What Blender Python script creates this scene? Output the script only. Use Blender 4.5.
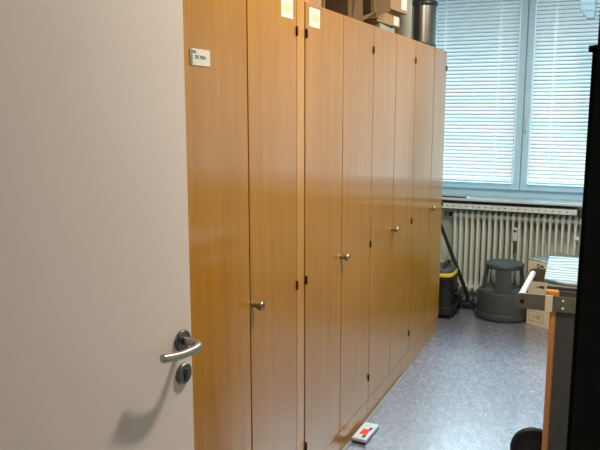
import bpy, bmesh, math, random
from mathutils import Vector, Matrix
random.seed(7)
S = bpy.context.scene
C = S.collection
R = math.radians
for o in list(bpy.data.objects): bpy.data.objects.remove(o)

# ---------------- camera ----------------
cd = bpy.data.cameras.new('camera'); cam = bpy.data.objects.new('camera', cd); C.objects.link(cam)
cam.location = (0, 0, 1.595)
cam.rotation_euler = (R(90 - 9.4), 0, R(23.7))
cd.sensor_width = 36; cd.lens = 42.0; cd.clip_start = 0.02
S.camera = cam
# ---------------- world, lights, exposure ----------------
w = bpy.data.worlds.new('world'); S.world = w; w.use_nodes = True
bg = w.node_tree.nodes['Background']; bg.inputs[0].default_value = (0.42, 0.66, 0.74, 1); bg.inputs[1].default_value = 0.42
S.view_settings.view_transform = 'Standard'; S.view_settings.look = 'None'
S.view_settings.gamma = 1; S.view_settings.use_curve_mapping = False
S.view_settings.exposure = 0.25
def area(name, loc, rot, sx, sy, power, col):
    l = bpy.data.lights.new(name, 'AREA'); l.shape = 'RECTANGLE'; l.size = sx; l.size_y = sy
    l.energy = power; l.color = col
    o = bpy.data.objects.new(name, l); C.objects.link(o); o.location = loc; o.rotation_euler = rot
    return o
# daylight falling on the window from the sky above it
area('daylight', (0.2, 8.2, 4.6), (R(-48), 0, 0), 5.5, 3.0, 1100, (0.66, 0.88, 1.0))
WARM = (1.0, 0.86, 0.70)

# ---------------- materials ----------------
def mat(name, col, rough=.5, metal=0, **k):
    m = bpy.data.materials.new(name); m.use_nodes = True
    b = m.node_tree.nodes['Principled BSDF']
    b.inputs['Base Color'].default_value = (*col, 1); b.inputs['Roughness'].default_value = rough
    b.inputs['Metallic'].default_value = metal
    for a, v in k.items(): b.inputs[a.replace('_', ' ')].default_value = v
    return m
def mixed(name, c1, c2, scale, rough=.5, metal=0, bump=0, vec=(1, 1, 1), detail=4, lo=.35, hi=.65, rand=0, coat=0, bscale=None):
    m = mat(name, c1, rough, metal); nt = m.node_tree; N = nt.nodes; L = nt.links; b = N['Principled BSDF']
    tc = N.new('ShaderNodeTexCoord'); mp = N.new('ShaderNodeMapping'); mp.inputs['Scale'].default_value = vec
    L.new(tc.outputs['Object'], mp.inputs['Vector'])
    if rand:
        oi = N.new('ShaderNodeObjectInfo'); mm = N.new('ShaderNodeMath'); mm.operation = 'MULTIPLY'; mm.inputs[1].default_value = 40
        L.new(oi.outputs['Random'], mm.inputs[0]); L.new(mm.outputs[0], mp.inputs['Location'])
    n = N.new('ShaderNodeTexNoise'); n.inputs['Scale'].default_value = scale; n.inputs['Detail'].default_value = detail
    L.new(mp.outputs[0], n.inputs['Vector'])
    r = N.new('ShaderNodeValToRGB'); r.color_ramp.elements[0].position = lo; r.color_ramp.elements[1].position = hi
    r.color_ramp.elements[0].color = (*c1, 1); r.color_ramp.elements[1].color = (*c2, 1)
    L.new(n.outputs['Fac'], r.inputs[0]); L.new(r.outputs[0], b.inputs['Base Color'])
    if bump:
        bp = N.new('ShaderNodeBump'); bp.inputs['Strength'].default_value = bump; bp.inputs['Distance'].default_value = .002
        L.new(n.outputs['Fac'], bp.inputs['Height']); L.new(bp.outputs[0], b.inputs['Normal'])
    if coat: b.inputs['Coat Weight'].default_value = coat; b.inputs['Coat Roughness'].default_value = .3
    return m
def wood(name, dark, mid, light, rough=.42, rand=1):
    m = mat(name, mid, rough, 0, Coat_Weight=.8, Coat_Roughness=.13, Coat_IOR=1.55, Specular_IOR_Level=.2); nt = m.node_tree; N = nt.nodes; L = nt.links; b = N['Principled BSDF']
    tc = N.new('ShaderNodeTexCoord'); oi = N.new('ShaderNodeObjectInfo')
    ad = N.new('ShaderNodeVectorMath'); ad.operation = 'ADD'
    sc_ = N.new('ShaderNodeVectorMath'); sc_.operation = 'SCALE'; sc_.inputs['Scale'].default_value = 30 * rand
    cb = N.new('ShaderNodeCombineXYZ'); L.new(oi.outputs['Random'], cb.inputs[0]); L.new(oi.outputs['Random'], cb.inputs[1])
    L.new(cb.outputs[0], sc_.inputs[0]); L.new(tc.outputs['Object'], ad.inputs[0]); L.new(sc_.outputs[0], ad.inputs[1])
    def noise(vec, scale, detail):
        mp = N.new('ShaderNodeMapping'); mp.inputs['Scale'].default_value = vec; L.new(ad.outputs[0], mp.inputs['Vector'])
        n = N.new('ShaderNodeTexNoise'); n.inputs['Scale'].default_value = scale; n.inputs['Detail'].default_value = detail
        n.inputs['Distortion'].default_value = .3
        L.new(mp.outputs[0], n.inputs['Vector']); return n
    a = noise((14, 14, .7), 1.6, 5); p = noise((90, 90, 2.2), 2.2, 3)
    r = N.new('ShaderNodeValToRGB'); e = r.color_ramp.elements; e[0].position = .3; e[1].position = .7
    e[0].color = (*dark, 1); e[1].color = (*light, 1); x = e.new(.5); x.color = (*mid, 1)
    L.new(a.outputs['Fac'], r.inputs[0])
    r2 = N.new('ShaderNodeValToRGB'); f = r2.color_ramp.elements; f[0].position = .36; f[1].position = .52
    f[0].color = (.78, .72, .66, 1); f[1].color = (1, 1, 1, 1); L.new(p.outputs['Fac'], r2.inputs[0])
    mx = N.new('ShaderNodeMix'); mx.data_type = 'RGBA'; mx.blend_type = 'MULTIPLY'; mx.inputs['Factor'].default_value = .6
    L.new(r.outputs[0], mx.inputs['A']); L.new(r2.outputs[0], mx.inputs['B']); L.new(mx.outputs['Result'], b.inputs['Base Color'])
    bp = N.new('ShaderNodeBump'); bp.inputs['Strength'].default_value = .12; bp.inputs['Distance'].default_value = .001
    L.new(p.outputs['Fac'], bp.inputs['Height']); L.new(bp.outputs[0], b.inputs['Normal'])
    return m
M = {}
M['oak'] = wood('oak_veneer', (.355, .158, .008), (.39, .177, .010), (.425, .198, .014))
M['oak_light'] = wood('oak_light', (.46, .22, .03), (.49, .24, .035), (.52, .26, .04))
M['beech'] = wood('beech_edge', (.50, .20, .05), (.62, .27, .07), (.70, .33, .1))
M['gap'] = mat('dark_gap', (.012, .006, .005), .9)
M['door'] = mixed('door_paint', (.76, .68, .635), (.79, .705, .66), 3, .42, bump=.02)
M['wall'] = mixed('wall_paint', (.60, .66, .62), (.64, .70, .66), 8, .85, bump=.1)
M['ceil'] = mat('ceiling_paint', (.8, .8, .77), .9)
M['steel'] = mixed('brushed_steel', (.36, .36, .34), (.43, .42, .39), 60, .3, 1, vec=(1, 1, 6))
M['steel_dark'] = mat('dark_steel', (.20, .20, .18), .35, 1)
M['brass'] = mat('satin_brass', (.36, .33, .22), .34, 1)
M['black'] = mixed('black_plastic', (.012, .013, .014), (.02, .021, .022), 30, .38)
M['rubber'] = mat('black_rubber', (.006, .006, .006), .6)
M['bracket'] = mat('dark_olive_bracket', (.10, .095, .055), .5, .3)
M['binsteel'] = mixed('bin_steel', (.26, .25, .225), (.32, .31, .28), 60, .3, 1, vec=(1, 1, 6))
M['hinge'] = mat('dark_hinge', (.05, .03, .02), .4, .6)
M['jamb'] = mat('black_jamb_paint', (.09, .095, .085), .8)
M['winframe'] = mixed('window_frame_daylit', (.46, .74, .95), (.50, .78, .98), 5, .35)  # blue cast of the daylight is put into the frame colour
M['white'] = mat('white_plastic', (.82, .84, .82), .4)
M['tubewhite'] = mat('pale_tube', (.56, .64, .70), .35)
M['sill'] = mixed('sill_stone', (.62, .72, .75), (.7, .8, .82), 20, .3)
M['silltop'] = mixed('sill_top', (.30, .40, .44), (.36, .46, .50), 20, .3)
M['radiator'] = mixed('radiator_enamel', (.70, .76, .72), (.76, .81, .77), 6, .4)
M['graphite'] = mixed('stool_plastic', (.042, .056, .055), (.055, .070, .068), 40, .42, bump=.1)
M['stooltop'] = mixed('stool_ribbed_top', (.07, .12, .14), (.09, .15, .17), 60, .5)
M['card'] = mixed('cardboard', (.27, .17, .08), (.32, .205, .10), 30, .8, vec=(1, 1, 4))
M['card_dark'] = mixed('shaded_card_and_batten', (.06, .028, .012), (.08, .038, .016), 20, .9)  # box interior shade as a colour; also the batten's own dark brown
M['carton'] = mixed('pale_carton', (.68, .60, .44), (.74, .66, .49), 25, .8)
M['print'] = mat('dark_print', (.05, .05, .045), .7)
M['frameprint'] = mat('brown_print', (.28, .18, .12), .7)
M['paper'] = mixed('paper', (.54, .56, .51), (.59, .60, .55), 20, .7)
M['beige'] = mat('beige_print', (.66, .52, .30), .7)
M['greytube'] = mixed('grey_green_card', (.26, .29, .24), (.30, .33, .28), 15, .6)
M['yellow'] = mat('yellow_plastic', (.75, .62, .03), .4)
M['blue'] = mat('blue_plastic', (.02, .07, .16), .4)
M['greypanel'] = mixed('dark_grey_laminate', (.055, .056, .054), (.065, .066, .062), 30, .45)
M['olive'] = mixed('galvanised_bracket', (.16, .155, .12), (.21, .20, .16), 40, .45, .6)
M['red'] = mat('red_print', (.75, .06, .03), .6)
M['reveal'] = mat('reveal_paint', (.55, .66, .66), .8)
M['stripedge'] = mat('strip_plastic', (.24, .26, .23), .5)

# floor: marbled grey vinyl
m = mat('vinyl_floor', (.3, .33, .36), .34, 0, Coat_Weight=1, Coat_Roughness=.22, Coat_IOR=1.65); nt = m.node_tree; N = nt.nodes; L = nt.links; b = N['Principled BSDF']
tc = N.new('ShaderNodeTexCoord')
def nz(scale, detail, dist=0, vec=(1, 1, 1)):
    mp = N.new('ShaderNodeMapping'); mp.inputs['Scale'].default_value = vec; mp.inputs['Rotation'].default_value = (0, 0, .6); L.new(tc.outputs['Object'], mp.inputs['Vector'])
    n = N.new('ShaderNodeTexNoise'); n.inputs['Scale'].default_value = scale; n.inputs['Detail'].default_value = detail; n.inputs['Distortion'].default_value = dist
    L.new(mp.outputs[0], n.inputs['Vector']); return n
n1 = nz(38, 6, 1.2, (1, .6, 1)); n2 = nz(3, 3, 0); n3 = nz(75, 4, 1.6, (1, .4, 1))
r = N.new('ShaderNodeValToRGB'); e = r.color_ramp.elements; e[0].position = .34; e[1].position = .66
e[0].color = (.110, .118, .170, 1); e[1].color = (.235, .245, .315, 1); L.new(n1.outputs['Fac'], r.inputs[0])
r3 = N.new('ShaderNodeValToRGB'); e = r3.color_ramp.elements; e[0].position = .60; e[1].position = .68
e[0].color = (0, 0, 0, 1); e[1].color = (1, 1, 1, 1); L.new(n3.outputs['Fac'], r3.inputs[0])
mx = N.new('ShaderNodeMix'); mx.data_type = 'RGBA'; L.new(r3.outputs[0], mx.inputs['Factor']); L.new(r.outputs[0], mx.inputs['A']); mx.inputs['B'].default_value = (.44, .46, .53, 1)
L.new(mx.outputs['Result'], b.inputs['Base Color'])
rr = N.new('ShaderNodeMapRange'); rr.inputs['To Min'].default_value = .26; rr.inputs['To Max'].default_value = .42; L.new(n2.outputs['Fac'], rr.inputs['Value']); L.new(rr.outputs[0], b.inputs['Roughness'])
bp = N.new('ShaderNodeBump'); bp.inputs['Strength'].default_value = .15; bp.inputs['Distance'].default_value = .002; L.new(n1.outputs['Fac'], bp.inputs['Height']); L.new(bp.outputs[0], b.inputs['Normal'])
M['floor'] = m

# blind slats: thin white lacquered metal that lets some daylight through
m = bpy.data.materials.new('blind_slat'); m.use_nodes = True; nt = m.node_tree; N = nt.nodes; L = nt.links; N.clear()
out = N.new('ShaderNodeOutputMaterial'); d = N.new('ShaderNodeBsdfDiffuse'); t = N.new('ShaderNodeBsdfTranslucent'); x = N.new('ShaderNodeMixShader')
d.inputs[0].default_value = (.88, .90, .90, 1); t.inputs[0].default_value = (.92, .94, .95, 1); x.inputs[0].default_value = .45
L.new(d.outputs[0], x.inputs[1]); L.new(t.outputs[0], x.inputs[2]); L.new(x.outputs[0], out.inputs[0]); M['slat'] = m
# window glass
m = bpy.data.materials.new('window_glass'); m.use_nodes = True; nt = m.node_tree; N = nt.nodes; L = nt.links; N.clear()
out = N.new('ShaderNodeOutputMaterial'); t = N.new('ShaderNodeBsdfTransparent'); g = N.new('ShaderNodeBsdfGlossy'); x = N.new('ShaderNodeMixShader')
t.inputs[0].default_value = (.93, .97, .97, 1); g.inputs['Roughness'].default_value = .02; x.inputs[0].default_value = .05
L.new(t.outputs[0], x.inputs[1]); L.new(g.outputs[0], x.inputs[2]); L.new(x.outputs[0], out.inputs[0]); M['glass'] = m
# translucent bluish film
m = bpy.data.materials.new('blue_film'); m.use_nodes = True; nt = m.node_tree; N = nt.nodes; L = nt.links; N.clear()
out = N.new('ShaderNodeOutputMaterial'); t = N.new('ShaderNodeBsdfTranslucent'); p = N.new('ShaderNodeBsdfPrincipled'); x = N.new('ShaderNodeMixShader')
t.inputs[0].default_value = (.22, .48, .68, 1); p.inputs['Base Color'].default_value = (.32, .58, .78, 1); p.inputs['Roughness'].default_value = .25; x.inputs[0].default_value = .5
L.new(p.outputs[0], x.inputs[1]); L.new(t.outputs[0], x.inputs[2]); L.new(x.outputs[0], out.inputs[0]); M['film'] = m
# rippled pale mat
m = mat('ripple_mat', (.5, .62, .68), .5); nt = m.node_tree; N = nt.nodes; L = nt.links; b = N['Principled BSDF']
tc = N.new('ShaderNodeTexCoord'); wv = N.new('ShaderNodeTexWave'); wv.wave_type = 'BANDS'; wv.bands_direction = 'Y'; wv.inputs['Scale'].default_value = 5.5; wv.inputs['Distortion'].default_value = 11; wv.inputs['Detail'].default_value = 1.5; wv.inputs['Detail Scale'].default_value = .8
L.new(tc.outputs['Object'], wv.inputs['Vector']); r = N.new('ShaderNodeValToRGB'); e = r.color_ramp.elements
e[0].position = .25; e[0].color = (.11, .21, .26, 1); e[1].position = .5; e[1].color = (.38, .50, .54, 1)
L.new(wv.outputs['Fac'], r.inputs[0]); L.new(r.outputs[0], b.inputs['Base Color']); M['ripple'] = m

# ---------------- mesh helpers ----------------
def bx(bm, x0, x1, y0, y1, z0, z1, mtx=None):
    vs = [bm.verts.new(p) for p in ((x0,y0,z0),(x1,y0,z0),(x1,y1,z0),(x0,y1,z0),(x0,y0,z1),(x1,y0,z1),(x1,y1,z1),(x0,y1,z1))]
    if mtx:
        for v in vs: v.co = mtx @ v.co
    for f in ((3,2,1,0),(4,5,6,7),(0,1,5,4),(1,2,6,5),(2,3,7,6),(3,0,4,7)): bm.faces.new([vs[i] for i in f])
def lathe(bm, prof, n=28, cx=0, cy=0, mtx=None, caps=True):
    rings = []
    for r, z in prof:
        ring = []
        for i in range(n):
            a = 2*math.pi*i/n; co = Vector((cx + r*math.cos(a), cy + r*math.sin(a), z))
            ring.append(bm.verts.new(mtx @ co if mtx else co))
        rings.append(ring)
    for a, b in zip(rings, rings[1:]):
        for i in range(n): bm.faces.new((a[i], a[(i+1)%n], b[(i+1)%n], b[i]))
    if caps:
        bm.faces.new(rings[0][::-1]); bm.faces.new(rings[-1])
def tube(bm, pts, r, n=12, rs=None):
    pts = [Vector(p) for p in pts]; rings = []
    up = None
    for i, p in enumerate(pts):
        d = (pts[min(i+1, len(pts)-1)] - pts[max(i-1, 0)]).normalized()
        if up is None:
            up = Vector((0, 0, 1)) if abs(d.z) < .9 else Vector((1, 0, 0))
        s = d.cross(up).normalized(); up = s.cross(d).normalized()
        rad = rs[i] if rs else r
        rings.append([bm.verts.new(p + s*rad*math.cos(2*math.pi*k/n) + up*rad*math.sin(2*math.pi*k/n)) for k in range(n)])
    for a, b in zip(rings, rings[1:]):
        for k in range(n): bm.faces.new((a[k], a[(k+1)%n], b[(k+1)%n], b[k]))
    bm.faces.new(rings[0][::-1]); bm.faces.new(rings[-1])
def smooth_path(pts, n=8):
    P = [Vector(p) for p in pts]; P = [2*P[0]-P[1]] + P + [2*P[-1]-P[-2]]; o = []
    for i in range(1, len(P)-2):
        for k in range(n):
            t = k/n; a, b, c, d = P[i-1:i+3]
            o.append(.5*((2*b)+(c-a)*t+(2*a-5*b+4*c-d)*t*t+(3*b-a-3*c+d)*t**3))
    o.append(P[-2]); return o
def prism(bm, pts, lo, hi, axis='z', mtx=None):
    def mk(p, h): return Vector({'z': (p[0], p[1], h), 'y': (p[0], h, p[1]), 'x': (h, p[0], p[1])}[axis])
    a = [bm.verts.new(mtx @ mk(p, lo) if mtx else mk(p, lo)) for p in pts]; b = [bm.verts.new(mtx @ mk(p, hi) if mtx else mk(p, hi)) for p in pts]
    n = len(pts); bm.faces.new(a[::-1]); bm.faces.new(b)
    for i in range(n): bm.faces.new((a[i], a[(i+1)%n], b[(i+1)%n], b[i]))
def obj(name, bm, m, parent=None, bevel=0, smooth=False, seg=2):
    bmesh.ops.recalc_face_normals(bm, faces=bm.faces)
    me = bpy.data.meshes.new(name); bm.to_mesh(me); bm.free()
    me.materials.append(M[m] if isinstance(m, str) else m)
    o = bpy.data.objects.new(name, me); C.objects.link(o); o.parent = parent
    if smooth:
        for p in me.polygons: p.use_smooth = True
        me.set_sharp_from_angle(angle=R(40))
    if bevel:
        mod = o.modifiers.new('bevel', 'BEVEL'); mod.width = bevel; mod.segments = seg; mod.limit_method = 'ANGLE'
    return o
def B(*boxes):
    bm = bmesh.new()
    for b in boxes: bx(bm, *b)
    return bm
def tag(o, label, cat, group=None, kind=None):
    if label: o['label'] = label
    if cat: o['category'] = cat
    if group: o['group'] = group
    if kind: o['kind'] = kind
    return o
def thing(name, label, cat, loc=(0,0,0), rz=0, group=None):
    o = bpy.data.objects.new(name, None); C.objects.link(o); o.empty_display_size = .1
    o.location = loc; o.rotation_euler = (0, 0, rz); return tag(o, label, cat, group)
def struct(name, bm, m, label, parent=None, **k):
    o = obj(name, bm, m, parent, **k)
    if parent is None: tag(o, label, name.split('_')[0], kind='structure')
    return o
def text_bm(body, size, mtx, ext=.0004):
    cu = bpy.data.curves.new('lettering', 'FONT'); cu.body = body; cu.size = size; cu.extrude = ext; cu.resolution_u = 3
    o = bpy.data.objects.new('lettering', cu); C.objects.link(o)
    me = bpy.data.meshes.new_from_object(o.evaluated_get(bpy.context.evaluated_depsgraph_get()))
    bm = bmesh.new(); bm.from_mesh(me); bmesh.ops.transform(bm, matrix=mtx, verts=bm.verts)
    bpy.data.objects.remove(o); bpy.data.curves.remove(cu); return bm
# writing on a face whose outward normal is +X, reading towards +Y ; and on one facing -Y, reading towards +X
FX = lambda x, y, z: Matrix.Translation((x, y, z)) @ Matrix(((0,0,1,0),(1,0,0,0),(0,1,0,0),(0,0,0,1)))
FY = lambda x, y, z: Matrix.Translation((x, y, z)) @ Matrix(((1,0,0,0),(0,0,-1,0),(0,1,0,0),(0,0,0,1)))

# ---------------- room shell ----------------
XL, XR, YN, YF, ZC = -1.56, 2.0, -1.6, 5.86, 2.80
struct('floor', B((XL-.1, XR+.1, YN, YF+.3, -.05, 0)), 'floor', 'grey blue marbled vinyl floor')
struct('ceiling', B((XL-.1, XR+.1, YN, YF+.3, ZC, ZC+.05)), 'ceil', 'white painted ceiling')
struct('wall_left', B((XL-.1, XL, YN, YF+.3, 0, ZC)), 'wall', 'pale wall behind the wooden cabinets')
struct('wall_right', B((XR, XR+.1, YN, YF+.3, 0, ZC)), 'wall', 'pale wall on the right of the room')
struct('wall_behind', B((XL, XR, YN-.1, YN, 0, ZC)), 'wall', 'corridor wall behind the camera')
WX0, WX1, WZ0, WZ1 = -1.45, 1.77, .885, 2.62
struct('wall_window', B((XL, XR, YF, YF+.3, 0, WZ0), (XL, XR, YF, YF+.3, WZ1, ZC), (XL, WX0, YF, YF+.3, WZ0, WZ1), (WX1, XR, YF, YF+.3, WZ0, WZ1)), 'wall', 'pale grey green wall under the window')
DX0, DX1, DZ = -1.035, -.0072, 2.06
struct('wall_entrance', B((XL, DX0-.06, .35, .5, 0, ZC), (DX1+.06, XR, .35, .5, 0, ZC), (DX0-.06, DX1+.06, .35, .5, DZ+.06, ZC)), 'wall', 'wall around the open doorway')
fr = struct('trim_1', B((DX1, DX1+.075, .33, .52, 0, DZ+.06), (DX0-.075, DX0, .33, .52, 0, DZ+.06), (DX0, DX1, .33, .52, DZ, DZ+.06)), 'jamb', 'black door frame of the open doorway')
obj('strike_plate', B((DX1-.0034, DX1+.001, .331, .334, 1.6190, 1.6218)), 'hinge', fr)
obj('rubber_seal', B((DX1-.0018, DX1+.001, .331, .345, 0.0, 1.622)), 'rubber', fr)

# ---------------- white room door, standing open ----------------
door = thing('door_1', 'open white door with steel lever handle', 'door', (-.905, 1.401, 0), R(-6.2)); door['kind'] = 'structure'
del door['category']; door['category'] = 'door'
# local: x = face normal, -y towards the hinges, 0 = free edge
obj('leaf', B((-.040, 0, -.900, 0, .008, 2.03)), 'door', door, bevel=.0015)
hz, hy = 1.047, -.037
h = bmesh.new(); RX = Matrix.Translation((0, hy, hz)) @ Matrix.Rotation(R(90), 4, 'Y')
lathe(h, [(.0265, 0), (.0265, .005), (.0245, .008), (.012, .009)], 32, mtx=RX)
rose = obj('rosette', h, 'steel_dark', door, smooth=True)
h = bmesh.new()
pth = [(.004, hy, hz), (.034, hy, hz), (.050, hy-.004, hz-.0005), (.059, hy-.014, hz-.002), (.060, hy-.035, hz-.004), (.058, hy-.07, hz-.004), (.055, hy-.1, hz-.001), (.050, hy-.128, hz+.003)]
pp = smooth_path(pth, 6); tube(h, pp, .010, 16)
obj('lever_handle', h, 'steel', door, smooth=True, bevel=.0015)
h = bmesh.new(); RX2 = Matrix.Translation((0, hy, hz-.083)) @ Matrix.Rotation(R(90), 4, 'Y')
lathe(h, [(.0265, 0), (.0265, .006), (.0235, .009), (.019, .009)], 32, mtx=RX2)
esc = obj('escutcheon', h, 'steel_dark', door, smooth=True)
h = bmesh.new(); lathe(h, [(.0085, .004), (.0085, .010), (.0075, .011)], 20, mtx=Matrix.Translation((0, 0, .006)) @ Matrix.Translation((0, hy, hz-.083)) @ Matrix.Rotation(R(90), 4, 'Y'))
bx(h, .006, .0115, hy-.0045, hy+.0045, hz-.101, hz-.083)
obj('lock_cylinder', h, 'black', esc, smooth=True)
for z in (.25, 1.75):
    h = bmesh.new(); lathe(h, [(.008, z-.05), (.008, z+.05)], 12, .008, -.905); obj('hinge', h, 'steel', door, smooth=True)

# ---------------- cabinets ----------------
CX, CT, DB = -1.06, 1.987, .110      # door plane, cabinet top, door bottom
HW = .4065
def cabinet(y0, y1, label, knob_y, split, gp=.0033, left_hinges=True):
    wdt = y1 - y0
    t = thing('wooden_cabinet', label, 'cabinet', (CX, y0, 0), 0, 'tall oak veneer cabinets in one row')
    obj('body', B((-.42, -.022, .001, wdt-.001, DB-.002, CT)), 'oak', t)
    obj('plinth', B((-.40, -.002, .001, wdt-.001, 0, DB-.004)), 'oak', t, bevel=.001)
    s = split - y0
    for k, (a, b_) in enumerate(((.0024, s-gp), (s+gp, wdt-.0024))):
        dr = obj('cabinet_door', B((-.020, 0, a, b_, DB, CT)), 'oak', t, bevel=.0015)
        hy_ = a + .004 if k == 0 else b_ - .004
        for hz_ in (.229, .93, 1.873) if (k or left_hinges) else ():
            h = bmesh.new(); lathe(h, [(.0042, hz_-.017), (.0048, hz_-.016), (.0048, hz_+.016), (.0042, hz_+.017)], 10, .0035, hy_)
            obj('hinge', h, 'hinge', dr, smooth=True)
        if k == 1:
            ky = knob_y - y0; mt = Matrix.Translation((0, ky, .945)) @ Matrix.Rotation(R(90), 4, 'Y')
            h = bmesh.new(); lathe(h, [(.015, 0), (.015, .002), (.0095, .004), (.0095, .018), (.0155, .022), (.0170, .026), (.0170, .033), (.014, .037), (.0105, .0365), (.009, .0355)], 24, mtx=mt)
            obj('knob', h, 'brass', dr, smooth=True)
    # dark strip painting the shade in the gap between the two doors
    obj('gap_shade', B((-.0215, -.019, s-gp-.003, s+gp+.003, DB, CT)), 'gap', t)
    return t
cabinet(1.585, 2.387, 'tall oak cabinet nearest the white door, white name label on its left leaf', 2.025, 2.003)
t = obj('filler_panel', B((-.022, -.002, 0, .067, DB, CT), (-.4, -.022, 0, .067, DB, CT-.002), (-.4, -.002, 0, .067, 0, DB)), 'oak_light'); t.location = (CX, 2.392, 0)
tag(t, 'narrow light oak filler strip between first and second cabinet', 'filler panel')
cabinet(2.464, 3.292, 'second tall oak cabinet, with a white and beige sticker on its left leaf', 2.872, 2.876)
cabinet(3.294, 4.088, 'third tall oak cabinet, plain without stickers, between stickered one and last', 3.668, 3.683, left_hinges=False)
cabinet(4.090, 4.930, 'last tall oak cabinet in the row, closest to the window', 4.560, 4.566, gp=.0065, left_hinges=False)
# stickers
def sticker(y0, y1, z0, z1, label):
    t = thing('sticker', label, 'sticker', (CX, y0, z0), 0, 'square stickers at the tops of cabinet doors')
    obj('paper', B((0, .0008, 0, y1-y0, 0, z1-z0)), 'paper', t)
    a = (y1-y0); c = (z1-z0)
    obj('beige_square', B((.0008, .0011, a*.2, a*.82, c*.28, c*.74)), 'beige', t)
sticker(2.253, 2.352, 1.910, 1.977, 'white sticker with beige square at top right of first cabinet')
sticker(2.500, 2.606, 1.903, 1.973, 'white sticker with beige square at top left of second cabinet')
t = thing('name_label', 'small white plastic name label with dark lettering on first cabinet door', 'label', (CX, 1.668, 1.714))
obj('holder', B((0, .003, 0, .103, 0, .045)), 'paper', t, bevel=.0008)
obj('edge_clip', B((.003, .0045, .003, .0095, .002, .043)), 'stripedge', t)
obj('lettering', text_bm('MLL', .0105, FX(.0034, .011, .033)), 'print', t)
obj('lettering', text_bm('202 T02A', .0145, FX(.0034, .021, .0180)), 'print', t)

# ---------------- window ----------------
win = tag(bpy.data.objects.new('window_1', None), 'double sash window with frame tinted with blue daylight', 'window', kind='structure'); C.objects.link(win); win.location = (0, 5.87, 0)
YW = 0
obj('window_frame', B((WX0, WX1, YW+.01, YW+.08, WZ0, .948), (WX0, WX1, YW+.01, YW+.08, 2.56, WZ1), (WX0, WX0+.05, YW+.01, YW+.08, .948, 2.56), (WX1-.05, WX1, YW+.01, YW+.08, .948, 2.56), (-.655, -.605, YW+.01, YW+.08, .948, 2.56), (.12, .17, YW+.01, YW+.08, .948, 2.56), (.90, .95, YW+.01, YW+.08, .948, 2.56)), 'winframe', win, bevel=.002)
for (a, b_) in ((WX0+.04, -.640), (-.632, .141), (.149, .922), (.930, WX1-.04)):
    fw = .052; z0, z1 = .950, 2.57
    s = obj('sash', B((a, b_, YW-.02, YW+.035, z0, z0+fw), (a, b_, YW-.02, YW+.035, z1-fw, z1), (a, a+fw, YW-.02, YW+.035, z0+fw, z1-fw), (b_-fw, b_, YW-.02, YW+.035, z0+fw, z1-fw)), 'winframe', win, bevel=.003)
    obj('pane', B((a+fw-.005, b_-fw+.005, YW+.012, YW+.016, z0+fw-.005, z1-fw+.005)), 'glass', s)
h = B((-.622, -.598, YW-.028, YW-.018, 1.47, 1.545)); bx(h, -.616, -.604, YW-.055, YW-.028, 1.525, 1.54); bx(h, -.617, -.603, YW-.060, YW-.048, 1.43, 1.545)
obj('window_handle', h, 'tubewhite', win, bevel=.002)
def blind(x0, x1, cords, label):
    t = thing('venetian_blind', label, 'blind', (0, 5.83, 0), 0, 'white venetian blinds on the window')
    y, z0, z1 = 0.0, 1.012, 2.59
    h = bmesh.new(); z = z0 + .028; k = 0
    ca, sa = math.cos(R(40)), math.sin(R(40))
    while z < z1 - .03:
        # slat: gently curved strip, room side low
        wdt = .034; prev = None
        for i in range(5):
            u = (i/4 - .5) * wdt; cv = .0022*(1-(2*i/4-1)**2)
            yy = y + u*ca - cv*sa; zz = z + u*sa + cv*ca
            a = h.verts.new((x0, yy, zz)); b_ = h.verts.new((x1, yy, zz))
            if prev: h.faces.new((prev[0], prev[1], b_, a))
            prev = (a, b_)
        z += .0292; k += 1
    s = obj('slats', h, 'slat', t)
    md = s.modifiers.new('thickness', 'SOLIDIFY'); md.thickness = .0004
    obj('bottom_rail', B((x0, x1, y-.012, y+.012, z0-.004, z0+.012)), 'white', t, bevel=.002)
    obj('head_rail', B((x0, x1, y-.015, y+.015, z1-.02, z1+.02)), 'white', t)
    for c in cords:
        obj('ladder_cord', B((c-.0035, c+.0035, y-.0165, y-.0150, z0+.01, z1)), 'slat', t)
blind(-1.385, -.700, (-1.269, -.836), 'white venetian blind left of the window mullion')
blind(-.570, .080, (-.426, -.02), 'white venetian blind right of the window mullion')
blind(.212, .862, (.33, .74), 'white venetian blind on the third sash from the left')
blind(.994, 1.670, (1.1, 1.55), 'white venetian blind on the rightmost sash')
for x in (-.6935, -.579):
    o = obj('guide', B((x-.005, x+.005, -.024, -.018, 1.0, 2.56)), 'slat', win)
# sill
t = obj('window_sill', B((-1.50, 1.80, 5.620, 5.858, .870, .888)), 'silltop', bevel=.002); obj('edge_highlight', B((-1.50, 1.80, 5.613, 5.620, .872, .889)), 'tubewhite', t, bevel=.001)  # separate pale strip paints the highlight along the sill's front
tag(t, 'pale sill board running under the window above the radiator', 'window sill', kind=None)
t['category'] = 'window sill'
t = thing('perforated_rail', 'white perforated rail with row of dark holes under the sill', 'rail', (0, 5.63, 0))
obj('rail', B((-1.50, -.186, 0, .02, .803, .843), (-1.50, -.186, .02, .23, .838, .843)), 'sill', t, bevel=.001)
hb = bmesh.new(); lathe(hb, [(.0055, -.0006), (.0055, .0002)], 10, mtx=Matrix.Translation((0, 0, .824)) @ Matrix.Rotation(R(90), 4, 'X'))
hole = obj('hole', hb, 'print', t); hole.location = (-1.47, 0, 0)
for k in range(1, 25):
    c = hole.copy(); C.objects.link(c); c.parent = t; c.location = (-1.47 + .0505*k, 0, 0)
obj('end_cap', B((-.186, -.168, -.002, .03, .793, .85)), 'black', t, bevel=.002)
t = obj('wooden_ruler', B((-.17, .17, -.012, .012, 0, .012)), 'card_dark', bevel=.001); t.location = (-1.19, 5.66, .888); tag(t, 'dark brown wooden batten lying on the sill at left', 'batten')
obj('white_tip', B((.17, .192, -.012, .012, 0, .013)), 'white', t)

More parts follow.
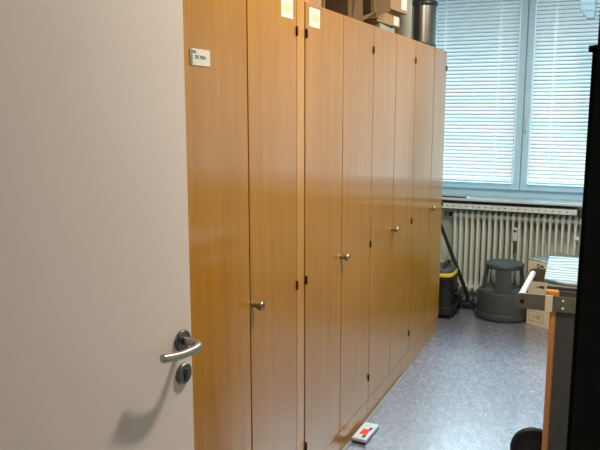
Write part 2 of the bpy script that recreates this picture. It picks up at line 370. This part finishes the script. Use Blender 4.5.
# ---------------- radiator ----------------
rad = thing('radiator', 'pale column radiator on the wall below the window', 'radiator', (-1.118, 5.72, 0))
prof = [(.004, .098), (.0135, .108), (.0185, .130), (.0185, .152), (.0105, .178), (.0100, .20), (.0100, .690), (.0115, .708), (.0200, .726), (.0200, .744), (.0115, .766), (.003, .780)]
h = bmesh.new()
for y in (0, .055, .11): lathe(h, prof, 12, 0, y)
bx(h, -.010, .010, 0, .11, .722, .75); bx(h, -.010, .010, 0, .11, .125, .155)
RXX = Matrix.Rotation(R(90), 4, 'Y')
for y in (.02, .09):
    for z in (.736, .14): lathe(h, [(.015, -.0232), (.015, .0232)], 12, mtx=Matrix.Translation((0, y, z)) @ RXX)
sec = obj('section', h, 'radiator', rad, smooth=True)
for k in range(1, 22):
    c = sec.copy(); C.objects.link(c); c.parent = rad; c.location = (k*.0462, 0, 0)
h = bmesh.new(); tube(h, smooth_path([(-.02, .05, .736), (-.05, .05, .736), (-.085, .05, .736), (-.19, .05, .735)], 4), .012)
obj('feed_pipe', h, 'radiator', rad, smooth=True)
h = bmesh.new(); lathe(h, [(.016, -.018), (.019, -.01), (.019, .01), (.016, .018)], 14, mtx=Matrix.Translation((-.045, .05, .736)) @ RXX); obj('valve', h, 'hinge', rad, smooth=True)
h = bmesh.new(); lathe(h, [(.017, -.012), (.020, -.008), (.020, .008), (.017, .012)], 14, mtx=Matrix.Translation((-.088, .05, .736)) @ RXX); obj('pipe_nut', h, 'frameprint', rad, smooth=True)
mt_ = obj('heat_meter', B((.465, .501, -.034, -.013, .560, .668)), 'tubewhite', rad, bevel=.006, seg=3)
obj('display', B((.471, .495, -.0355, -.033, .632, .650)), 'print', mt_); obj('meter_bracket', B((.474, .492, -.022, -.008, .46, .705)), 'steel_dark', rad)
obj('wall_bracket', B((.925, .955, -.02, .04, .60, .622)), 'white', rad, bevel=.003)

# ---------------- step stool ----------------
st = thing('step_stool', 'dark grey round kick step stool in front of the radiator', 'stool', (-.678, 5.475, 0))
h = bmesh.new(); lathe(h, [(.203, .004), (.211, .012), (.213, .03), (.209, .045), (.204, .046), (.204, .052), (.200, .056), (.190, .20), (.184, .215), (.170, .222), (.05, .222)], 48); obj('base', h, 'graphite', st, smooth=True)
h = bmesh.new(); lathe(h, [(.165, .222), (.165, .226), (.12, .227)], 40); obj('step_tread', h, 'stooltop', st, smooth=True)
h = bmesh.new(); n = 48
for a0, a1 in ((-22, 22), (68, 112), (158, 202), (248, 292)):
    a0 -= 83 ; a1 -= 83
    ra = []; seg = 6
    for i in range(seg+1):
        a = R(a0 + (a1-a0)*i/seg); 
        ra.append([h.verts.new((r*math.cos(a), r*math.sin(a), z)) for r, z in ((.166, .222), (.140, .222), (.118, .398), (.140, .398))])
    for p, q in zip(ra, ra[1:]):
        for j in range(4): h.faces.new((p[j], q[j], q[(j+1)%4], p[(j+1)%4]))
    h.faces.new(ra[0]); h.faces.new(ra[-1][::-1])
obj('upright', h, 'graphite', st, smooth=True)
h = bmesh.new(); lathe(h, [(.11, .388), (.142, .392), (.148, .402), (.148, .418), (.143, .424), (.135, .425)], 48); obj('seat_rim', h, 'graphite', st, smooth=True)
h = bmesh.new(); lathe(h, [(.137, .424), (.137, .4275), (.09, .428)], 40); obj('seat_tread', h, 'stooltop', st, smooth=True)

# ---------------- vacuum cleaner ----------------
v = thing('vacuum_cleaner', 'black and yellow vacuum cleaner beyond the last cabinet', 'vacuum', (-1.150, 5.36, 0)); v.scale = (1, 1, .93)
def sup(bm, prof, ax, ay, n=36, e=.55):
    rings = []
    for s_, z in prof:
        ring = []
        for i in range(n):
            a = 2*math.pi*i/n; c, s = math.cos(a), math.sin(a)
            ring.append(bm.verts.new((ax*s_*math.copysign(abs(c)**e, c), ay*s_*math.copysign(abs(s)**e, s), z)))
        rings.append(ring)
    for a, b in zip(rings, rings[1:]):
        for i in range(n): bm.faces.new((a[i], a[(i+1)%n], b[(i+1)%n], b[i]))
    bm.faces.new(rings[0][::-1]); bm.faces.new(rings[-1])
h = bmesh.new(); sup(h, [(.9, .03), (1, .045), (1, .09), (.9, .10), (.92, .20), (.96, .235), (.96, .245)], .145, .175); obj('tank', h, 'black', v, smooth=True)
h = bmesh.new(); sup(h, [(.90, .245), (.86, .35), (.84, .352)], .135, .165)
for z in (.262, .278, .294, .310, .326): sup(h, [(.915, z), (.93, z+.002), (.93, z+.006), (.91, z+.008)], .135, .165)
obj('motor_housing', h, 'black', v, smooth=True)
h = bmesh.new(); sup(h, [(.88, .350), (.92, .352), (.92, .370), (.86, .380)], .135, .165); obj('yellow_band', h, 'yellow', v, smooth=True)
h = bmesh.new(); sup(h, [(.86, .380), (.82, .40), (.6, .418), (.2, .425)], .135, .165); obj('lid', h, 'graphite', v, smooth=True)
h = bmesh.new(); tube(h, smooth_path([(.05, -.09, .40), (.05, -.08, .445), (.05, .08, .445), (.05, .09, .40)], 5), .010); obj('carry_handle', h, 'black', v, smooth=True)
for sx, sy in ((.10, -.13), (.10, .13), (-.10, -.13), (-.10, .13)):
    h = bmesh.new(); lathe(h, [(.026, -.012), (.03, -.008), (.03, .008), (.026, .012)], 18, mtx=Matrix.Translation((sx, sy, .030)) @ Matrix.Rotation(R(90), 4, 'X')); obj('wheel', h, 'rubber', v, smooth=True)
h = bmesh.new(); tube(h, smooth_path([(.10, -.05, .20), (.15, -.06, .20), (.165, -.02, .13), (.155, .03, .06), (.12, .05, .03)], 8), .016, 14); obj('hose', h, 'rubber', v, smooth=True)
w_ = thing('vacuum_wand', 'black suction wand leaning beside the vacuum, nozzle on the floor', 'vacuum wand', (-.965, 5.60, 0))
h = bmesh.new(); tube(h, [(0, 0, .05), (-.015, 0, .12), (-.23, .02, .62), (-.27, .02, .71)], .016, rs=[.019, .017, .0145, .0165]); obj('pipe', h, 'black', w_, smooth=True)
h = bmesh.new(); tube(h, [(-.015, -.035, .14), (-.14, -.022, .42)], .006, 8); obj('cord', h, 'rubber', w_, smooth=True)
h = bmesh.new(); prism(h, [(-.13, 0), (.05, 0), (.055, .02), (.02, .045), (-.09, .045), (-.135, .018)], -.05, .05, 'y'); nzz = obj('nozzle', h, 'black', w_, bevel=.006)
obj('pedal', B((-.02, .025, -.058, -.035, .040, .056)), 'blue', nzz, bevel=.004)
w2 = obj('dusting_brush', B((-.030, .030, -.022, .022, 0, .03), (-.012, .012, -.012, .012, .03, .10)), 'rubber', bevel=.008); w2.location = (-.86, 5.675, 0); tag(w2, 'small black brush head on the floor below the radiator', 'brush')
w2.rotation_euler = (0, 0, .5)

# ---------------- pale carton behind the trolley ----------------
ct = thing('carton', 'pale printed carton with lid top tinted with window light between stool and trolley', 'carton', (-.484, 5.345, 0), R(-30))
obj('box', B((0, .40, 0, .38, 0, .435)), 'carton', ct, bevel=.002)
obj('lid', B((-.004, .404, -.004, .384, .42, .494)), 'carton', ct, bevel=.002)
obj('lid_daylight_tint', B((-.005, .405, -.005, .385, .494, .498)), 'ripple', ct)  # thin bluish sheet paints the window light on the lid top
obj('lid_mark', B((.12, .16, .10, .20, .498, .4988)), 'stooltop', ct)
h = bmesh.new(); lathe(h, [(.017, 0), (.017, .0012)], 20, mtx=Matrix.Translation((.083, -.0038, .457)) @ Matrix.Rotation(R(90), 4, 'X')); bx(h, .104, .125, -.0050, -.0038, .447, .467); obj('logo', h, 'print', ct)
obj('logo_centre', B((.074, .092, -.0062, -.005, .452, .462)), 'carton', ct)
obj('lettering', text_bm('OEEO', .045, FY(.012, -.0006, .175)), 'print', ct)
obj('arrow_mark', B((.07, .14, -.0008, 0, .295, .302), (.10, .14, -.0008, 0, .302, .315)), 'print', ct)
h = bmesh.new()
for b_ in ((.02, .145, .105, .108), (.02, .145, .032, .035), (.02, .023, .032, .108), (.142, .145, .032, .108)): bx(h, b_[0], b_[1], -.0008, 0, b_[2], b_[3])
obj('label_frame', h, 'frameprint', ct)
obj('lettering', text_bm('1', .045, FY(.045, -.0006, .058)), 'frameprint', ct)
obj('lettering', text_bm('00', .045, FY(.078, -.0006, .058)), 'frameprint', ct)

# ---------------- trolley ----------------
tr = thing('trolley', 'grey trolley with wooden edge and bar handle at right', 'trolley', (-.170, 2.885, 0))
obj('body', B((.018, .60, .004, .55, .06, .885)), 'greypanel', tr, bevel=.002)
obj('front_panel', B((.020, .60, -.004, .004, .06, .885)), 'greypanel', tr, bevel=.001)
obj('wooden_edge', B((-.003, .0185, -.006, .55, .06, .885)), 'beech', tr, bevel=.004)
obj('wooden_lip', B((-.022, .030, -.010, .02, .845, .886)), 'beech', tr, bevel=.010, seg=4)
obj('edge_trim', B((.0185, .0215, -.0065, 0, .06, .80)), 'card', tr)
obj('top_panel', B((-.020, .60, .004, .55, .886, .900)), 'greypanel', tr, bevel=.003)
def bracket(y, name='handle_bracket', m='olive'):
    h = bmesh.new(); pts = [(.02, .798), (.02, .863)]
    for i in range(13):
        a = R(90 + 180*i/12); pts.append((-.110 + .0325*math.cos(a), .8305 + .0325*math.sin(a)))
    prism(h, pts, y-.004, y, 'y'); return obj(name, h, m, tr, bevel=.001)
bk = bracket(-.008)
h = bmesh.new(); lathe(h, [(.0095, -.0008), (.0095, .0008)], 16, mtx=Matrix.Translation((-.110, -.0125, .828)) @ Matrix.Rotation(R(90), 4, 'X')); obj('bolt_hole', h, 'rubber', bk)
fb = bracket(.545, m='bracket'); fb.location.z = -.014
obj('far_arm', B((-.01, .02, .50, .545, .80, .862)), 'bracket', tr)
obj('clip_band', B((-.022, .006, -.0145, -.0118, .797, .864)), 'carton', tr, bevel=.001)
mp_ = obj('mounting_plate', B((.020, .155, -.011, -.004, .800, .862)), 'olive', tr, bevel=.001)
for z in (.815, .846):
    h = bmesh.new(); lathe(h, [(.0045, 0), (.0035, .002)], 12, mtx=Matrix.Translation((.045, -.011, z)) @ Matrix.Rotation(R(90), 4, 'X')); obj('screw', h, 'white', mp_)
h = bmesh.new(); tube(h, [(-.121, -.008, .836), (-.121, .54, .822)], .0140, 20); obj('grip_tube', h, 'tubewhite', tr, smooth=True)
h = bmesh.new(); WM = Matrix.Translation((-.042, .18, .105)) @ Matrix.Rotation(R(90), 4, 'X')
lathe(h, [(.085, -.02), (.100, -.018), (.105, -.008), (.105, .008), (.100, .018), (.088, .02), (.084, .014), (.06, .013)], 40, mtx=WM); wh = obj('wheel', h, 'rubber', tr, smooth=True)
h = bmesh.new(); lathe(h, [(.058, .0), (.058, .017), (.052, .018), (.050, .014), (.022, .014), (.02, .024), (.012, .025)], 32, mtx=WM); obj('hub', h, 'black', wh, smooth=True)
for x_, y_ in ((.5, .05), (.5, .5)):
    h = bmesh.new(); lathe(h, [(.03, 0), (.03, .06)], 16, x_, y_); obj('foot', h, 'rubber', tr)
h = bmesh.new()
pts = []
def corner(cx, cy, r, a0):
    return [(cx + r*math.cos(R(a0+15*i)), cy + r*math.sin(R(a0+15*i))) for i in range(7)]
pts = corner(.05, .055, .045, 180) + [(.09, -.004), (.17, -.004), (.22, .02)] + corner(.40, .06, .04, 270) + corner(.40, .50, .02, 0) + corner(0.0, .50, .012, 90)
prism(h, pts, 0, .014, 'z'); t = obj('ripple_mat', h, 'ripple', bevel=.004); t.location = (-.212, 2.915, .900)
tag(t, 'pale blue white rippled mat lying on top of the trolley', 'mat')

# ---------------- floor items ----------------
t = obj('cable_cover', B((0, .011, 0, 2.5, 0, .006)), 'stripedge', bevel=.002); t.location = (-1.055, 1.5, 0); tag(t, 'thin grey cable cover strip along the cabinet plinth', 'cable cover')
t = thing('pest_trap', 'small white flat box with red print lying by the plinth', 'box', (-1.010, 3.105, .0075), R(-2))
obj('case', B((-.036, .036, -.095, .095, 0, .020)), 'tubewhite', t, bevel=.005)
obj('base_plate', B((-.037, .037, -.097, .097, -.0074, .006)), 'black', t, bevel=.004)
obj('red_print', B((-.016, .022, -.045, .015, .020, .0206)), 'red', t)
for b_ in ((.008, .024, -.075, -.050, .020, .0206), (.012, .026, .012, .040, .020, .0206)): obj('black_print', B(b_), 'print', t)

# ---------------- things on top of the cabinets ----------------
CZ = CT
def open_carton(name, label, loc, rz, dx, dy, dz, flaps, tilt=0):
    t = thing(name, label, 'cardboard box', loc, rz, 'cardboard boxes on top of the cabinets')
    if tilt: t.rotation_euler = (tilt, 0, rz)
    k = .005
    # open towards +x
    obj('box', B((-dx, -dx+k, 0, dy, 0, dz), (-dx, 0, 0, k, 0, dz), (-dx, 0, dy-k, dy, 0, dz), (-dx, 0, 0, dy, 0, k), (-dx, 0, 0, dy, dz-k, dz)), 'card', t)
    obj('inside_shade', B((-dx+k, -dx+k+.002, k, dy-k, k, dz-k), (-dx+k, -.02, k, k+.002, k, dz-k), (-dx+k, -.02, dy-k-.002, dy-k, k, dz-k)), 'card_dark', t)  # dark sheets painting the shade inside the open box
    for f in flaps: 
        h = bmesh.new()
        vs = [h.verts.new(p) for p in f]; h.faces.new(vs); r_ = bmesh.ops.solidify(h, geom=h.faces[:], thickness=.004)
        obj('flap', h, 'card', t)
    return t
t = thing('cardboard_box', 'closed brown cardboard box above the filler strip, leftmost on the cabinets', 'cardboard box', (-1.105, 2.50, CZ), 0, 'cardboard boxes on top of the cabinets')
obj('box', B((-.30, 0, 0, .235, 0, .24)), 'card', t, bevel=.002); obj('tape', B((-.2, .001, .06, .10, .0, .2405)), 'beech', t)
open_carton('cardboard_box', 'open cardboard box with dark inside, right of the leftmost box', (-1.10, 2.755, CZ), 0, .3, .34, .26,
    [[(0, .335, .0), (.03, .40, .004), (.035, .37, .26), (0, .335, .26)]])
open_carton('cardboard_box', 'tipped open cardboard box with hanging flap, above second cabinet', (-1.13, 3.19, CZ+.02), R(-8), .26, .24, .22,
    [[(0, .0, .002), (.03, .04, -.010), (.03, .20, .03), (0, .24, .002)], [(0, .24, 0), (.03, .36, .03), (.03, .36, .2), (0, .24, .22)]], R(8))
t = obj('paper_stack', B((-.2, 0, 0, .20, 0, .036), (-.198, -.003, .004, .196, .036, .046)), 'greytube', bevel=.001); t.location = (-1.11, 3.545, CZ); tag(t, 'small grey paper stack under the two brown boxes', 'paper stack')
def small_box(loc, rz, dx, dy, dz, label):
    t = thing('cardboard_box', label, 'cardboard box', loc, rz, 'cardboard boxes on top of the cabinets')
    obj('box', B((-dx, 0, 0, dy, 0, dz)), 'card', t, bevel=.002)
    obj('lid_seam', B((-dx-.002, .002, -.002, dy+.002, dz-.02, dz)), 'card', t, bevel=.001)
    obj('white_label', B((-dx*.8, -.0, dy, dy+.0015, dz*.1, dz*.8), (0, .0015, dy*.72, dy*.95, dz*.1, dz*.75)), 'paper', t)
small_box((-1.110, 3.49, CZ+.046), R(-3), .24, .35, .072, 'flat brown box with white label resting on the paper stack')
small_box((-1.085, 3.50, CZ+.119), R(-4), .24, .38, .16, 'upper brown box with white label on the flat box')
h = bmesh.new(); lathe(h, [(.045, 0), (.048, .004), (.048, .42), (.044, .42), (.044, .30)], 32); t = obj('cardboard_tube', h, 'greytube', smooth=True); t.location = (-1.125, 4.035, CZ)
tag(t, 'upright grey green cardboard tube between boxes and steel bin', 'tube')
bn = thing('pedal_bin', 'small stainless steel pedal bin with black lid on the last cabinet', 'bin', (-1.180, 4.70, CZ)); bn.scale = (1.08, 1.08, 1.12)
h = bmesh.new(); lathe(h, [(.084, 0), (.086, .003), (.086, .022), (.083, .024)], 40); obj('base_ring', h, 'black', bn, smooth=True)
h = bmesh.new(); lathe(h, [(.083, .024), (.083, .245)], 40); obj('barrel', h, 'binsteel', bn, smooth=True)
h = bmesh.new(); lathe(h, [(.086, .243), (.090, .250), (.090, .262), (.086, .270), (.05, .285), (.02, .289)], 40); obj('bin_lid', h, 'black', bn, smooth=True)
h = bmesh.new(); lathe(h, [(.030, 0), (.032, .005), (.030, .028), (.02, .034)], 24, .035, -.085); obj('pedal', h, 'black', bn, smooth=True)
obj('lid_hinge', B((-.03, .01, -.10, -.083, .04, .27)), 'black', bn, bevel=.004)

# ---------------- plastic cover hanging by the right sash ----------------
t = thing('plastic_cover', 'pale blue translucent plastic cover hanging before the right blind', 'plastic cover', (-.175, 4.8, 2.14))
h = bmesh.new(); 
pts = [(.0, .0), (.045, .002), (.05, .30), (-.05, .30), (-.046, .062)]
prism(h, pts, -.03, .03, 'y'); obj('cover', h, 'film', t, bevel=.006)
h = bmesh.new()
for z in (.05, .09, .13, .17, .21, .25): bx(h, -.044 if z > .06 else -.03, .046, -.0335, -.030, z, z+.003)
for x_ in (-.03, -.005, .02): bx(h, x_, x_+.003, -.0335, -.030, .045, .29)
obj('ribs', h, 'film', t)
h = bmesh.new(); tube(h, [(0, 0, .30), (0, 0, .66)], .002, 8); obj('hanging_cord', h, 'white', t)

# ---------------- ceiling light (its own lamp) ----------------
def ceiling_light(x, y, power, label):
    t = thing('ceiling_light', label, 'ceiling light', (x, y, ZC), 0, 'ceiling lights over the aisle')
    obj('housing', B((-.08, .08, -.34, .34, -.05, 0)), 'white', t, bevel=.005)
    a = area('lamp', (0, 0, -.055), (0, 0, 0), .06, .36, power, WARM); a.parent = t
ceiling_light(-.10, 2.35, 43, 'ceiling light over the aisle nearer the white door')
ceiling_light(-.20, 4.0, 29, 'ceiling light over the aisle nearer the window')
